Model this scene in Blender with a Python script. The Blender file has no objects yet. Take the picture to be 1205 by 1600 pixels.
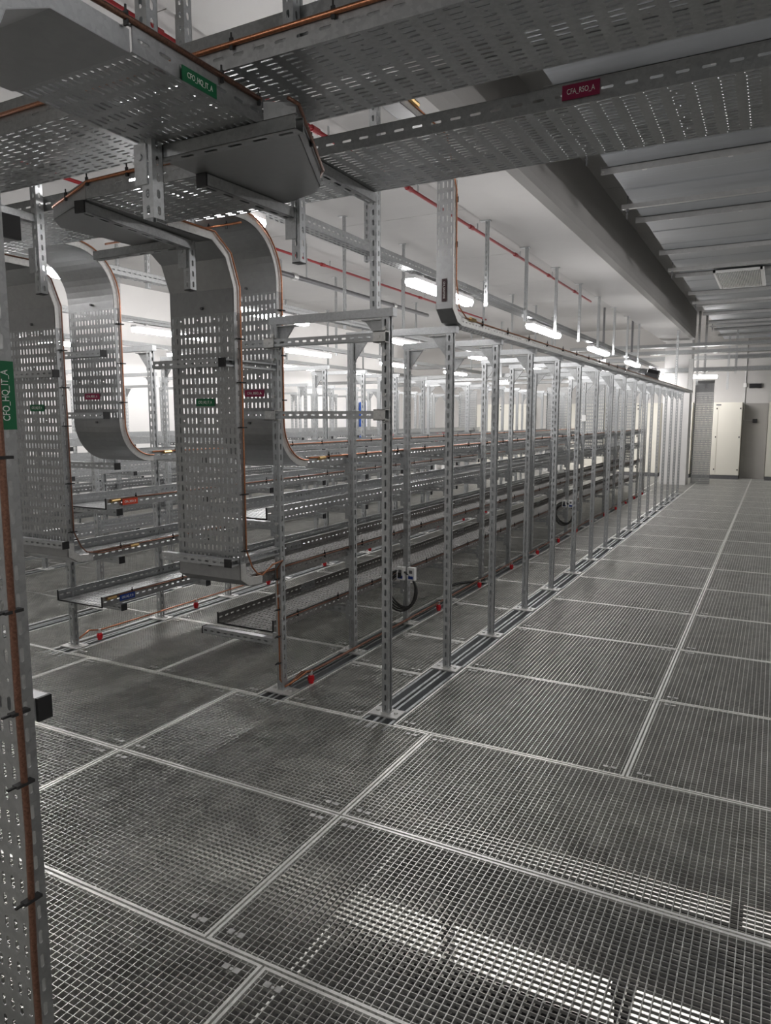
import bpy, math, random
import numpy as np
from mathutils import Vector, Matrix
random.seed(7)
S = bpy.context.scene
COL = S.collection
PI = math.pi

# ------------------------------------------------------------------ materials
def nmat(name, col, metal=0.0, rough=0.5, emit=None, var=0.0, scale=40.0, rvar=0.0, bump=0.0, spec=None, stretch=None):
    m = bpy.data.materials.new(name); m.use_nodes = True
    nt = m.node_tree; b = nt.nodes['Principled BSDF']
    b.inputs['Base Color'].default_value = (*col, 1)
    b.inputs['Metallic'].default_value = metal
    b.inputs['Roughness'].default_value = rough
    if spec is not None: b.inputs['Specular IOR Level'].default_value = spec
    if emit:
        b.inputs['Emission Color'].default_value = (*emit[0], 1)
        b.inputs['Emission Strength'].default_value = emit[1]
    if var or rvar or bump:
        tc = nt.nodes.new('ShaderNodeNewGeometry')
        src = tc.outputs['Position']
        if stretch:
            mp = nt.nodes.new('ShaderNodeMapping'); mp.inputs['Scale'].default_value = stretch
            nt.links.new(src, mp.inputs['Vector']); src = mp.outputs['Vector']
        n1 = nt.nodes.new('ShaderNodeTexNoise'); n1.inputs['Scale'].default_value = scale; n1.inputs['Detail'].default_value = 4
        nt.links.new(src, n1.inputs['Vector'])
        n2 = nt.nodes.new('ShaderNodeTexVoronoi'); n2.inputs['Scale'].default_value = scale * 1.6
        nt.links.new(src, n2.inputs['Vector'])
        sep = nt.nodes.new('ShaderNodeSeparateColor'); nt.links.new(n2.outputs['Color'], sep.inputs[0])
        ad = nt.nodes.new('ShaderNodeMath'); ad.operation = 'ADD'
        nt.links.new(n1.outputs['Fac'], ad.inputs[0]); nt.links.new(sep.outputs[0], ad.inputs[1])
        if var:
            r = nt.nodes.new('ShaderNodeMapRange'); r.inputs['From Min'].default_value = .3; r.inputs['From Max'].default_value = 1.7
            r.inputs['To Min'].default_value = 1 - var; r.inputs['To Max'].default_value = 1 + var
            nt.links.new(ad.outputs[0], r.inputs['Value'])
            mx = nt.nodes.new('ShaderNodeVectorMath'); mx.operation = 'SCALE'; mx.inputs[0].default_value = col
            nt.links.new(r.outputs[0], mx.inputs['Scale']); nt.links.new(mx.outputs[0], b.inputs['Base Color'])
        if rvar:
            r2 = nt.nodes.new('ShaderNodeMapRange'); r2.inputs['From Min'].default_value = .3; r2.inputs['From Max'].default_value = 1.7
            r2.inputs['To Min'].default_value = rough - rvar; r2.inputs['To Max'].default_value = rough + rvar
            nt.links.new(ad.outputs[0], r2.inputs['Value']); nt.links.new(r2.outputs[0], b.inputs['Roughness'])
        if bump:
            bp = nt.nodes.new('ShaderNodeBump'); bp.inputs['Strength'].default_value = bump; bp.inputs['Distance'].default_value = .002
            nt.links.new(n1.outputs['Fac'], bp.inputs['Height']); nt.links.new(bp.outputs[0], b.inputs['Normal'])
    return m

M = {}
M['galv'] = nmat('galvanised steel', (.40, .41, .41), .97, .44, var=.14, scale=55, rvar=.07)
M['dullgalv'] = nmat('dull dark galvanising', (.20, .195, .185), .55, .62, var=.2, scale=50)  # darker, rougher steel on the two lowest trays of the nearest row
M['post'] = nmat('zinc channel steel', (.50, .515, .52), .8, .40, var=.10, scale=70, rvar=.06)
M['sheet'] = nmat('plain zinc sheet', (.36, .365, .365), .92, .46, var=.07, scale=30, rvar=.05)
M['grate'] = nmat('grating steel', (.68, .68, .65), .9, .41, var=.12, scale=9, rvar=.06)
M['band'] = nmat('grating banding bar', (.92, .92, .88), .65, .42, var=.06, scale=20)
M['plate'] = nmat('bright zinc plate', (.66, .66, .64), .6, .42, var=.1, scale=60)
M['dark'] = nmat('dark steel', (.16, .16, .165), .6, .5, var=.1, scale=30)
M['black'] = nmat('black plastic', (.012, .012, .013), 0, .45)
M['tie'] = nmat('black nylon', (.02, .02, .02), 0, .5)
M['copper'] = nmat('bare copper strand', (.50, .22, .12), .95, .36, var=.3, scale=160)
M['copperdull'] = nmat('brown copper strand', (.22, .115, .08), .8, .45, var=.3, scale=160)
M['brass'] = nmat('brass clamp', (.72, .50, .22), .95, .3)
M['white'] = nmat('ceiling paint', (.40, .395, .385), 0, .7, var=.02, scale=3, bump=.05)
M['beam'] = nmat('beam paint', (.47, .463, .45), 0, .6, var=.02, scale=2)
M['wall'] = nmat('wall paint', (.80, .79, .77), 0, .7, var=.02, scale=2)
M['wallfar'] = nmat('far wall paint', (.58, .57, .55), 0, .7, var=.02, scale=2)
M['wallgrey'] = nmat('grey wall paint', (.36, .35, .33), 0, .7, var=.03, scale=2)
M['slab'] = nmat('pale lower slab paint', (.78, .77, .72), 0, .7, var=.05, scale=2)
M['alu'] = nmat('aluminium ceiling sheet', (.40, .42, .44), .55, .42, var=.09, scale=1.2, rvar=.07, stretch=(.25, 5, 1))
M['alut'] = nmat('ceiling tube steel', (.50, .50, .49), .7, .40, var=.06, scale=20)
M['red'] = nmat('red pipe paint', (.28, .012, .016), 0, .4)
M['redcap'] = nmat('red insulator', (.55, .012, .02), 0, .35)
M['lampbody'] = nmat('lamp housing', (.75, .75, .75), 0, .4)
M['tube'] = nmat('lit lamp diffuser', (.9, .9, .9), 0, .5, emit=((1, .97, .97), 45))
M['tube'].cycles.emission_sampling = 'FRONT'
M['green'] = nmat('green sign', (.0, .13, .045), 0, .4)
M['crimson'] = nmat('crimson sign', (.27, .008, .06), 0, .4)
M['blue'] = nmat('blue sign', (.01, .04, .22), 0, .4)
M['orange'] = nmat('orange sign', (.62, .06, .02), 0, .4)
M['darksign'] = nmat('dark red sign', (.035, .008, .010), 0, .4)
M['letter'] = nmat('white lettering', (.82, .84, .80), 0, .5)
M['cabinet'] = nmat('cream cabinet enamel', (.72, .70, .62), 0, .4)
M['plasticwhite'] = nmat('white plastic', (.80, .80, .78), 0, .4)
M['bluepaint'] = nmat('blue paint', (.01, .10, .50), 0, .4)
M['foil'] = nmat('foil wrap', (.75, .76, .78), .9, .25, var=.15, scale=18, bump=.5)
M['cable'] = nmat('grey black cable', (.045, .045, .042), 0, .45)
M['scrn'] = nmat('dark display', (.02, .02, .022), 0, .2)

# ------------------------------------------------------------------ mesh builder
class MB:
    def __init__(s): s.v = []; s.n = 0; s.q = []; s.t = []; s.ng = []
    def add(s, v, q=None, t=None):
        v = np.asarray(v, float).reshape(-1, 3)
        if q is not None and len(q): s.q.append(np.asarray(q, int) + s.n)
        if t is not None and len(t): s.t.append(np.asarray(t, int) + s.n)
        s.v.append(v); s.n += len(v); return s
    def box(s, a, b):
        x0, y0, z0 = a; x1, y1, z1 = b
        v = [(x0,y0,z0),(x1,y0,z0),(x1,y1,z0),(x0,y1,z0),(x0,y0,z1),(x1,y0,z1),(x1,y1,z1),(x0,y1,z1)]
        return s.add(v, [(0,3,2,1),(4,5,6,7),(0,1,5,4),(1,2,6,5),(2,3,7,6),(3,0,4,7)])
    def boxes(s, A, B):
        A = np.asarray(A, float); B = np.asarray(B, float); n = len(A)
        idx = np.array([(0,0,0),(1,0,0),(1,1,0),(0,1,0),(0,0,1),(1,0,1),(1,1,1),(0,1,1)])
        v = A[:,None,:] + (B-A)[:,None,:]*idx[None]
        q = np.array([(0,3,2,1),(4,5,6,7),(0,1,5,4),(1,2,6,5),(2,3,7,6),(3,0,4,7)])
        return s.add(v.reshape(-1,3), (np.arange(n)[:,None,None]*8+q[None]).reshape(-1,4))
    def hexa(s, p):   # 8 corners like box order
        return s.add(p, [(0,3,2,1),(4,5,6,7),(0,1,5,4),(1,2,6,5),(2,3,7,6),(3,0,4,7)])
    def prism(s, poly, axis, a, b):
        # poly: 2D pts; axis 0: pts=(y,z), 1: pts=(x,z), 2: pts=(x,y)
        n = len(poly); v = []
        for w in (a, b):
            for p in poly:
                v.append((w,p[0],p[1]) if axis == 0 else ((p[0],w,p[1]) if axis == 1 else (p[0],p[1],w)))
        q = [(i,(i+1)%n,(i+1)%n+n,i+n) for i in range(n)]
        c0 = np.mean(np.array(v[:n]),0); c1 = np.mean(np.array(v[n:]),0)
        v += [tuple(c0), tuple(c1)]
        t = [((i+1)%n,i,2*n) for i in range(n)] + [(i+n,(i+1)%n+n,2*n+1) for i in range(n)]
        return s.add(v, q, t)
    def tube(s, path, r, k=8, cap=True):
        P = [Vector(p) for p in path]; n = len(P); v = []; up = None
        for i in range(n):
            d = (P[min(i+1,n-1)] - P[max(i-1,0)]).normalized()
            if up is None:
                up = Vector((0,0,1)) if abs(d.z) < .9 else Vector((1,0,0))
            a = d.cross(up)
            if a.length < 1e-4: a = d.cross(Vector((1,.3,0)))
            a.normalize(); bb = a.cross(d).normalized(); up = bb
            for j in range(k):
                t = 2*PI*j/k; v.append(P[i] + (a*math.cos(t) + bb*math.sin(t))*r)
        q = [(i*k+j, i*k+(j+1)%k, (i+1)*k+(j+1)%k, (i+1)*k+j) for i in range(n-1) for j in range(k)]
        t = []
        if cap:
            v += [P[0], P[-1]]; m = n*k
            t = [((j+1)%k, j, m) for j in range(k)] + [((n-1)*k+j, (n-1)*k+(j+1)%k, m+1) for j in range(k)]
        return s.add([tuple(x) for x in v], q, t)
    def sheet(s, prof, x0, x1, th=.0025):
        # plain folded sheet: profile of (y,z) swept along x
        pr = np.array(prof, float); n = len(pr); nn = pnorm(pr); b = pr + nn*th
        v = [(x0,*p) for p in pr] + [(x1,*p) for p in pr] + [(x0,*p) for p in b] + [(x1,*p) for p in b]
        q = []
        for i in range(n-1):
            q += [(i,i+1,n+i+1,n+i),(2*n+i,3*n+i,3*n+i+1,2*n+i+1),(i,2*n+i,2*n+i+1,i+1),(n+i,n+i+1,3*n+i+1,3*n+i)]
        q += [(0,n,3*n,2*n),(n-1,3*n-1,4*n-1,2*n-1)]
        return s.add(v, q)
    def railstrip(s, prof, x, h, th=.0025, lip=.012):
        # side rail standing on a profile edge, with a small inward lip
        pr = np.array(prof, float); n = len(pr); o = pr + pnorm(pr)*h
        sg = 1 if lip > 0 else -1
        v = [(x,*p) for p in pr]+[(x,*p) for p in o]+[(x+sg*th,*p) for p in pr]+[(x+sg*th,*p) for p in o]+[(x+lip,*p) for p in o]
        q = []
        for i in range(n-1):
            q += [(i,i+1,n+i+1,n+i),(2*n+i,3*n+i,3*n+i+1,2*n+i+1),(n+i,n+i+1,4*n+i+1,4*n+i),(i,2*n+i,2*n+i+1,i+1)]
        q += [(0,n,3*n,2*n),(n-1,3*n-1,4*n-1,2*n-1)]
        return s.add(v, q)
    def perf(s, O, U, V, N, cu, cv, hole, th=.002):
        """plate with stadium slots: cells cu along U, cv along V; hole(i,j)->(w along U, h along V) or None; N = unit normal of the back"""
        O, U, V, N = (np.array(x, float) for x in (O, U, V, N))
        us = np.concatenate([[0], np.cumsum(cu)]); vs = np.concatenate([[0], np.cumsum(cv)])
        kinds = {}
        for i in range(len(cu)):
            for j in range(len(cv)):
                kinds.setdefault((hole(i, j), round(cu[i], 5), round(cv[j], 5)), []).append((us[i], vs[j]))
        for (h, a, b), pos in kinds.items():
            pos = np.array(pos)
            if h is None:
                t2 = np.array([(0,0),(a,0),(a,b),(0,b)])
                q1 = [(0,1,2,3)]; tr = []; m = 4
                q2 = [(7,6,5,4)]
            else:
                w, l = h; c = min(w, l)*.32
                x0, x1, y0, y1 = a/2-w/2, a/2+w/2, b/2-l/2, b/2+l/2
                t2 = np.array([(0,0),(a,0),(a,b),(0,b),(x0+c,y0),(x1-c,y0),(x1,y0+c),(x1,y1-c),(x1-c,y1),(x0+c,y1),(x0,y1-c),(x0,y0+c)])
                q1 = [(0,1,5,4),(1,2,7,6),(2,3,9,8),(3,0,11,10)]
                tr = [(1,6,5),(2,8,7),(3,10,9),(0,4,11)]; m = 12
                q2 = [tuple(x+m for x in reversed(f)) for f in q1]
                q2 += [(4+i,4+(i+1)%8,m+4+(i+1)%8,m+4+i) for i in range(8)]
                tr = tr + [tuple(x+m for x in reversed(f)) for f in tr]
            uv = pos[:,None,:] + t2[None]
            f3 = O + uv[...,0:1]*U + uv[...,1:2]*V
            vv = np.concatenate([f3, f3 + N*th], 1)
            k = len(pos); off = (np.arange(k)*2*m)[:,None,None]
            s.add(vv.reshape(-1,3), (off+np.array(q1+q2)[None]).reshape(-1,4), (off+np.array(tr)[None]).reshape(-1,3) if tr else None)
        return s
    def mesh(s, name, mat, smooth=False):
        me = bpy.data.meshes.new(name)
        v = np.concatenate(s.v); q = np.concatenate(s.q) if s.q else np.zeros((0,4), int); t = np.concatenate(s.t) if s.t else np.zeros((0,3), int)
        me.vertices.add(len(v)); me.vertices.foreach_set('co', v.ravel().astype(np.float32))
        lo = np.concatenate([q.ravel(), t.ravel()]).astype(np.int32)
        me.loops.add(len(lo)); me.loops.foreach_set('vertex_index', lo)
        st = np.concatenate([np.arange(len(q))*4, len(q)*4+np.arange(len(t))*3]).astype(np.int32)
        me.polygons.add(len(st)); me.polygons.foreach_set('loop_start', st)
        me.polygons.foreach_set('use_smooth', np.full(len(st), bool(smooth)))
        me.update(calc_edges=True); me.validate()
        me.materials.append(mat if not isinstance(mat, str) else M[mat])
        return me
    def build(s, name, mat, parent=None, smooth=False):
        return link(name, s.mesh(name, mat, smooth), parent)

def pnorm(pr):
    n = len(pr); d = np.zeros_like(pr); seg = np.diff(pr, axis=0); seg /= np.linalg.norm(seg, axis=1)[:,None]
    sn = np.stack([-seg[:,1], seg[:,0]], 1)
    out = np.zeros_like(pr); out[0] = sn[0]; out[-1] = sn[-1]
    for i in range(1, n-1):
        m = sn[i-1]+sn[i]; m /= np.linalg.norm(m); out[i] = m/max(.3, m@sn[i])
    return out
def diffuser(m, L, axis):
    pf = [(-.042,.03),(-.05,.01),(-.035,-.022),(.035,-.022),(.05,.01),(.042,.03)]
    v = [((a, w, b) if axis == 1 else (w, a, b)) for w in (.01, L-.01) for a, b in pf]
    q = [(i, i+1, i+7, i+6) for i in range(5)] + [(1,4,3,2),(0,5,4,1),(7,8,9,10),(6,7,10,11)]
    if axis == 1: q = [tuple(reversed(f)) for f in q]
    return m.add(v, q)
def link(name, me, parent=None):
    o = bpy.data.objects.new(name, me); COL.objects.link(o)
    if parent is not None: o.parent = parent
    return o
def thing(name, label, cat, loc=(0,0,0), group=None, rotz=0):
    o = bpy.data.objects.new(name, None); COL.objects.link(o); o.empty_display_size = .05
    o.location = loc; o.rotation_euler = (0,0,rotz); o['label'] = label; o['category'] = cat
    if group: o['group'] = group
    return o
def tag(o, label, cat, group=None):
    o['label'] = label; o['category'] = cat
    if group: o['group'] = group
    return o
def struct(o): o['kind'] = 'structure'; return o
def inst(o, parent, loc=None, name=None):
    c = o.copy(); COL.objects.link(c); c.parent = parent
    if name: c.name = name
    if loc is not None: c.location = loc
    return c
ORD = ['first','second','third','fourth','fifth','sixth','seventh','eighth','ninth','tenth','eleventh','twelfth','thirteenth','fourteenth','fifteenth','sixteenth','seventeenth','eighteenth','nineteenth','twentieth']

def text_mesh(name, txt, size, mat, parent, origin, ux, uy, width=None):
    cu = bpy.data.curves.new(name, 'FONT'); cu.body = txt; cu.size = size; cu.align_x = 'CENTER'; cu.align_y = 'CENTER'; cu.extrude = .0004
    ob = bpy.data.objects.new('tmp', cu); COL.objects.link(ob)
    bpy.context.view_layer.update()
    me = bpy.data.meshes.new_from_object(ob.evaluated_get(bpy.context.evaluated_depsgraph_get()))
    bpy.data.objects.remove(ob); bpy.data.curves.remove(cu)
    v = np.zeros(len(me.vertices)*3); me.vertices.foreach_get('co', v); v = v.reshape(-1,3)
    if width: 
        k = width/(v[:,0].max()-v[:,0].min()); v[:,0] *= k
    ux, uy, o = np.array(ux, float), np.array(uy, float), np.array(origin, float); uz = np.cross(ux, uy)
    w = o + v[:,0:1]*ux + v[:,1:2]*uy + v[:,2:3]*uz
    me.vertices.foreach_set('co', w.ravel()); me.materials.clear(); me.materials.append(M[mat]); me.name = name; me.update()
    return link(name, me, parent)
def sign(parent, txt, mat, c, ux, uy, w, h, words):
    """engraved sign plate fixed to a tray: c = centre, ux along text, uy up"""
    c, ux, uy = np.array(c, float), np.array(ux, float), np.array(uy, float); uz = np.cross(ux, uy); t = .003
    p = [c-ux*w/2-uy*h/2, c+ux*w/2-uy*h/2, c+ux*w/2-uy*h/2+uz*t, c-ux*w/2-uy*h/2+uz*t]
    p += [x+uy*h for x in p]
    o = MB().hexa([tuple(x) for x in p]).build('label_plate', mat, parent); o['label'] = words
    l = text_mesh('lettering', txt, h*.52, 'letter', o, c+uz*(t+.0006), ux, uy, width=w*.74)
    return o

# ------------------------------------------------------------------ camera (eye 1.6 m above the grating)
F, YAW, PITCH, H = 1133.68, .49183, .12910, 1.6
cy, sy, cp, sp = math.cos(YAW), math.sin(YAW), math.cos(PITCH), math.sin(PITCH)
rt = Vector((cy, sy, 0)); fw = Vector((-sy*cp, cy*cp, -sp)); up = rt.cross(fw)
cam = bpy.data.cameras.new('camera'); cam.sensor_fit = 'HORIZONTAL'; cam.sensor_width = 36; cam.lens = 36*F/1205; cam.clip_start = .05; cam.clip_end = 200
co = bpy.data.objects.new('camera', cam); COL.objects.link(co)
mw = Matrix(((rt.x, up.x, -fw.x, 0), (rt.y, up.y, -fw.y, 0), (rt.z, up.z, -fw.z, H), (0, 0, 0, 1)))
co.matrix_world = mw; S.camera = co

# ------------------------------------------------------------------ room shell
YN = 17; Y0 = 3.34; DY = .82
YS = [Y0 + DY*j for j in range(YN)]
RX = [-1.78, -4.28, -6.78, -9.28]; LX = [-2.48, -4.96, -7.46, -9.96]
XL, XR, YF, YB, ZC = -10.8, 7.0, 21.5, -5.0, 4.05
m = MB()
cj = [YB, -1.25, 1.15, 3.55, 5.95, 8.37, 10.85, 13.3, 15.7, 18.1, 20.5, YF]
for a, b in zip(cj[:-1], cj[1:]): m.box((XL, a+.004, ZC), (XR, b-.004, ZC+.02))
m.box((XL, YB, ZC+.02), (XR, YF, ZC+.3))
struct(m.build('ceiling', 'white'))
struct(MB().box((XL-.2, YB, -2.3), (XL, YF, ZC)).build('wall_left', 'wall'))
struct(MB().box((XL-.2, YF, -2.3), (XR+.2, YF+.2, ZC)).build('wall_far', 'wallfar'))
struct(MB().box((XR, YB, -2.3), (XR+.2, YF, ZC)).build('wall_right', 'wall'))
struct(MB().box((XL-.2, YB-.2, -2.3), (XR+.2, YB, ZC)).build('wall_back', 'wall'))
# grey band low down the far wall and the grey service recess
struct(MB().box((-4.0, YF-.012, .08), (-2.4, YF, 1.9)).build('trim_1', 'wallgrey'))
m = MB().box((-.80, YF-.02, 0), (-.22, YF, 1.98)); m.box((-.80, YF-.05, 0), (-.72, YF, 1.2)); m.box((-.30, YF-.05, 0), (-.22, YF, 1.2))
struct(m.build('trim_2', 'wallgrey'))
# concrete beam with chamfered soffit edges
bx0, bx1, bz = -2.5, -1.80, 3.40
m = MB().prism([(bx0, ZC), (bx0, bz), (bx1-.07, bz), (bx1-.01, bz+.035), (bx1, bz+.10), (bx1, ZC)], 1, YB, 18.75)
o = struct(m.build('ceiling_beam', 'beam'))
m = MB().box((-2.45, 18.7, -.05), (-1.86, 19.3, ZC)); struct(m.build('column', 'wall'))
# lower storey seen through the grating
struct(MB().box((XL, YB, -2.4), (XR, YF, -2.3)).build('floor_below', 'slab'))

# ------------------------------------------------------------------ grating floor
BT, BX, PIT, PITY = .0030, .0020, .0243, .0228
_gm = {}
def grating_mesh(w, l):
    k = (round(w,3), round(l,3))
    if k in _gm: return _gm[k]
    m = MB(); A = []; B = []
    nx = max(2, round(w/PIT)); ny = max(2, round(l/PITY)); g = .004
    for i in range(1, nx): 
        x = w*i/nx; A.append((x-BT/2, g, -.022)); B.append((x+BT/2, l-g, 0))
    for j in range(1, ny):
        y = l*j/ny; A.append((g, y-BX/2, -.0105)); B.append((w-g, y+BX/2, -.0004))
    e = .010
    m.boxes(A, B); A = []; B = []; nfr = sum(len(x) for x in m.q)
    A += [(g,g,-.026),(w-g-e,g,-.026),(g+e,g,-.026),(g+e,l-g-e,-.026)]; B += [(g+e,l-g,.0008),(w-g,l-g,.0008),(w-g-e,g+e,.0008),(w-g-e,l-g,.0008)]
    m.boxes(A, B); me = m.mesh('grating_panel', 'grate'); me.materials.append(M['band'])
    mi = np.zeros(len(me.polygons), np.int32); mi[nfr:] = 1; me.polygons.foreach_set('material_index', mi)
    _gm[k] = me; return me
mc = MB()
mc.box((-.030,-.010,.002),(-.008,.010,.005)); mc.box((.008,-.010,.002),(.030,.010,.005)); mc.box((-.012,-.011,-.008),(.012,.011,-.004))
mc.box((-.012,-.010,-.006),(-.008,.010,.005)); mc.box((.008,-.010,-.006),(.012,.010,.005)); mc.tube([(0,0,-.006),(0,0,.003)], .006, 6)
CLIP = mc.mesh('clip', 'plate')
floor = bpy.data.objects.new('floor', None); COL.objects.link(floor); floor['kind'] = 'structure'
def panel(x0, x1, y0, y1, clips=True):
    o = link('grating_panel', grating_mesh(x1-x0, y1-y0), floor); o.location = (x0, y0, 0)
    if clips:
        for cx, cyy in ((.075,.06),(x1-x0-.075,.06),(.075,y1-y0-.06),(x1-x0-.075,y1-y0-.06)):
            c = link('clip', CLIP, o); c.location = (cx, cyy, 0)
    return o
RW = .088                                     # half width of the sunk rail pair
right_y = [3.22 + 1.026*i for i in range(19)]
cols = [(RX[0]+RW+.005, -.508), (-.508, .67)]
far_parts = []
for i in range(18):
    for j, (a, b) in enumerate(cols):
        panel(a, b, right_y[i], right_y[i+1], i < 9)
mid_y = [3.22, 3.98] + [4.72 + 1.026*i for i in range(13)]
for i in range(len(mid_y)-1): panel(LX[0]+RW, RX[0]-RW, mid_y[i], mid_y[i+1], i < 6)
a_y = [3.22] + [4.22 + 1.026*i for i in range(12)]
ax0, ax1 = RX[1]+RW, LX[0]-RW; am = (ax0+ax1)/2
for i in range(8):
    panel(ax0, am, a_y[i], a_y[i+1], i < 4); panel(am, ax1, a_y[i], a_y[i+1], i < 4)
for a, b in ((-5.24,-3.98),(-3.98,-2.725),(-2.725,-1.467),(-1.467,.52)): panel(a, b, 2.35, 3.22)
for a, b in ((-5.24,-3.98),(-3.98,-2.725),(-2.725,-1.467),(-1.467,.52)): panel(a, b, 1.55, 2.35)
for a, b in ((-4.90,-3.68),(-3.68,-2.46),(-2.46,-1.235),(-1.235,-.01),(-.01,1.2)): panel(a, b, .70, 1.55)
# the remaining panels too many to tell apart: one field
m = MB()
def fill(x0, x1, y0, y1, px, py):
    nx = max(1, round((x1-x0)/px)); ny = max(1, round((y1-y0)/py)); A = []; B = []
    for i in range(round((x1-x0)/PIT)+1):
        x = x0 + PIT*i; A.append((x-BT/2, y0, -.022)); B.append((x+BT/2, y1, 0))
    for j in range(round((y1-y0)/PITY)+1):
        y = y0 + PITY*j; A.append((x0, y-BX/2, -.0105)); B.append((x1, y+BX/2, -.0004))
    for i in range(nx+1): x = x0+(x1-x0)*i/nx; A.append((x-.007, y0, -.03)); B.append((x+.007, y1, .0008))
    for j in range(ny+1): y = y0+(y1-y0)*j/ny; A.append((x0, y-.007, -.03)); B.append((x1, y+.007, .0008))
    m.boxes(A, B)
fill(.68, XR, -4.5, right_y[18], 1.18, 1.026)
fill(RX[0]+RW+.005, XR, right_y[18], YF, 1.18, 1.026) if right_y[18] < YF-.1 else None
fill(LX[0]-.1, RX[0]+RW, mid_y[-1], YF, .8, 1.0)
fill(ax0, ax1, a_y[8], YF, .82, 1.026)
fill(LX[1]+RW, RX[1]-RW, 3.22, YF, .55, 1.026)
fill(RX[2]+RW, LX[1]-RW, 3.22, YF, .82, 1.026)
fill(LX[2]+RW, RX[2]-RW, 3.22, YF, .55, 1.026)
fill(RX[3]+RW, LX[2]-RW, 3.22, YF, .82, 1.026)
fill(XL, RX[3]-RW, 3.22, YF, .8, 1.026)
fill(XL, -5.25, .70, 3.21, 1.26, .84)
fill(-1.3, .67, -1.5, .69, 1.22, .8)
o = m.build('grating_field', 'grate', floor); o['kind'] = 'stuff'

# twin sunk rails under every line of posts
m = MB(); rl0, rl1 = 3.14, YS[-1]+.18
for c in (-.047, .047):
    w = .036
    m.box((c-w, rl0, -.075), (c+w, rl1, -.071))
    for s_ in (-1, 1):
        m.box((c+s_*w-.002, rl0, -.075), (c+s_*w+.002, rl1, -.002)); m.box((c+s_*w-(.014 if s_ > 0 else 0), rl0, -.004), (c+s_*w+(.014 if s_ < 0 else 0), rl1, -.001))
RAIL = m.mesh('floor_rail', 'post')
ROWS = ['nearest', 'second', 'third', 'fourth']
for k in range(4):
    for nm, xx in (('right-hand', RX[k]), ('left-hand', LX[k])):
        o = link('floor_rail', RAIL); o.location = (xx, 0, 0)
        tag(o, 'twin steel rail sunk under the %s posts of the %s rack row' % (nm, ROWS[k]), 'floor rail', 'sunk floor rails')

# ------------------------------------------------------------------ rack frames
PH = 2.10; PW = .0205; NC = 36
def post_mesh(open_dir):
    # slotted C channel: web opposite the open side, two slotted sides, lips
    m = MB(); p = PH/NC; cv = [p]*NC; s_ = open_dir; d = 2*PW
    hole = lambda i, j: (.0135, .034)
    m.perf((-s_*PW, -PW, 0), (0,1,0), (0,0,1), (s_,0,0), [d], cv, hole)
    m.perf((-PW, -PW, 0), (1,0,0), (0,0,1), (0,1,0), [d], cv, hole)
    m.perf((-PW, PW, 0), (1,0,0), (0,0,1), (0,-1,0), [d], cv, hole)
    for e in (-1, 1):
        a, b = sorted((e*PW, e*(PW-.011))); x0, x1 = sorted((s_*PW, s_*(PW-.002))); m.box((x0, a, 0), (x1, b, PH))
        a, b = sorted((e*(PW-.011), e*(PW-.0095))); x0, x1 = sorted((s_*PW, s_*(PW-.009))); m.box((x0, a, 0), (x1, b, PH))
    return m.mesh('upright_post', 'post')
POST_R, POST_L = post_mesh(1), post_mesh(-1)
m = MB().box((-.085,-.055,0), (.085,.055,.008)); 
for e in (-1,1): m.tube([(e*.055,0,.006),(e*.055,0,.016)], .010, 6)
m.box((-.026,-.026,.006),(.026,.026,.012))
BASEP = m.mesh('base_plate', 'plate')
def arm_mesh(length, dirx=1, slots=True):
    # square channel arm along +x (or -x), keyhole slots on its flanks
    m = MB(); n = max(2, round(length/.05)); cu = [length/n]*n; h = .041
    O = (0 if dirx > 0 else -length, -h/2, -h/2)
    hole = (lambda i, j: (.026, .010)) if slots else (lambda i, j: None)
    m.perf(O, (1,0,0), (0,0,1), (0,1,0), cu, [h], hole)
    m.box((O[0], h/2-.002, h/2-.010), (O[0]+length, h/2, h/2)); m.box((O[0], h/2-.002, -h/2), (O[0]+length, h/2, -h/2+.010))
    m.box((O[0], -h/2, h/2-.002), (O[0]+length, h/2, h/2)); m.box((O[0], -h/2, -h/2), (O[0]+length, h/2, -h/2+.002))
    return m.mesh('support_arm', 'post')
CAP = MB().box((-.004,-.0225,-.0225), (.004,.0225,.0225)).mesh('end_cap', 'black')
BRK = MB().box((-.024,-.026,-.06), (.024,-.020,.06)).box((-.024,-.026,-.06), (-.020,.024,.06)).tube([(0,-.034,.035),(0,-.024,.035)], .009, 6).tube([(0,-.034,-.035),(0,-.024,-.035)], .009, 6).mesh('arm_bracket', 'post')
ARM_L = .49
ARM_R, ARM_LM = arm_mesh(ARM_L, 1), arm_mesh(.57, -1)
span = RX[0]-LX[0]
m = MB(); 
m.box((-.03, -.021, 0), (span+.045, .021, .041))
STRUT = m.mesh('top_strut', 'post')
m = MB().prism([(.022, PH-.002), (.13, PH-.002), (.03, PH-.13), (.022, PH-.13)], 1, -.004, .004)
m.box((.022,-.02,PH-.14),(.026,.02,PH)); m.box((.022,-.02,PH-.006),(.14,.02,PH))
GUSS = m.mesh('gusset', 'galv')
LEV = [.37, .69, 1.01, 1.31]
FRAMES = {}
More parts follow.
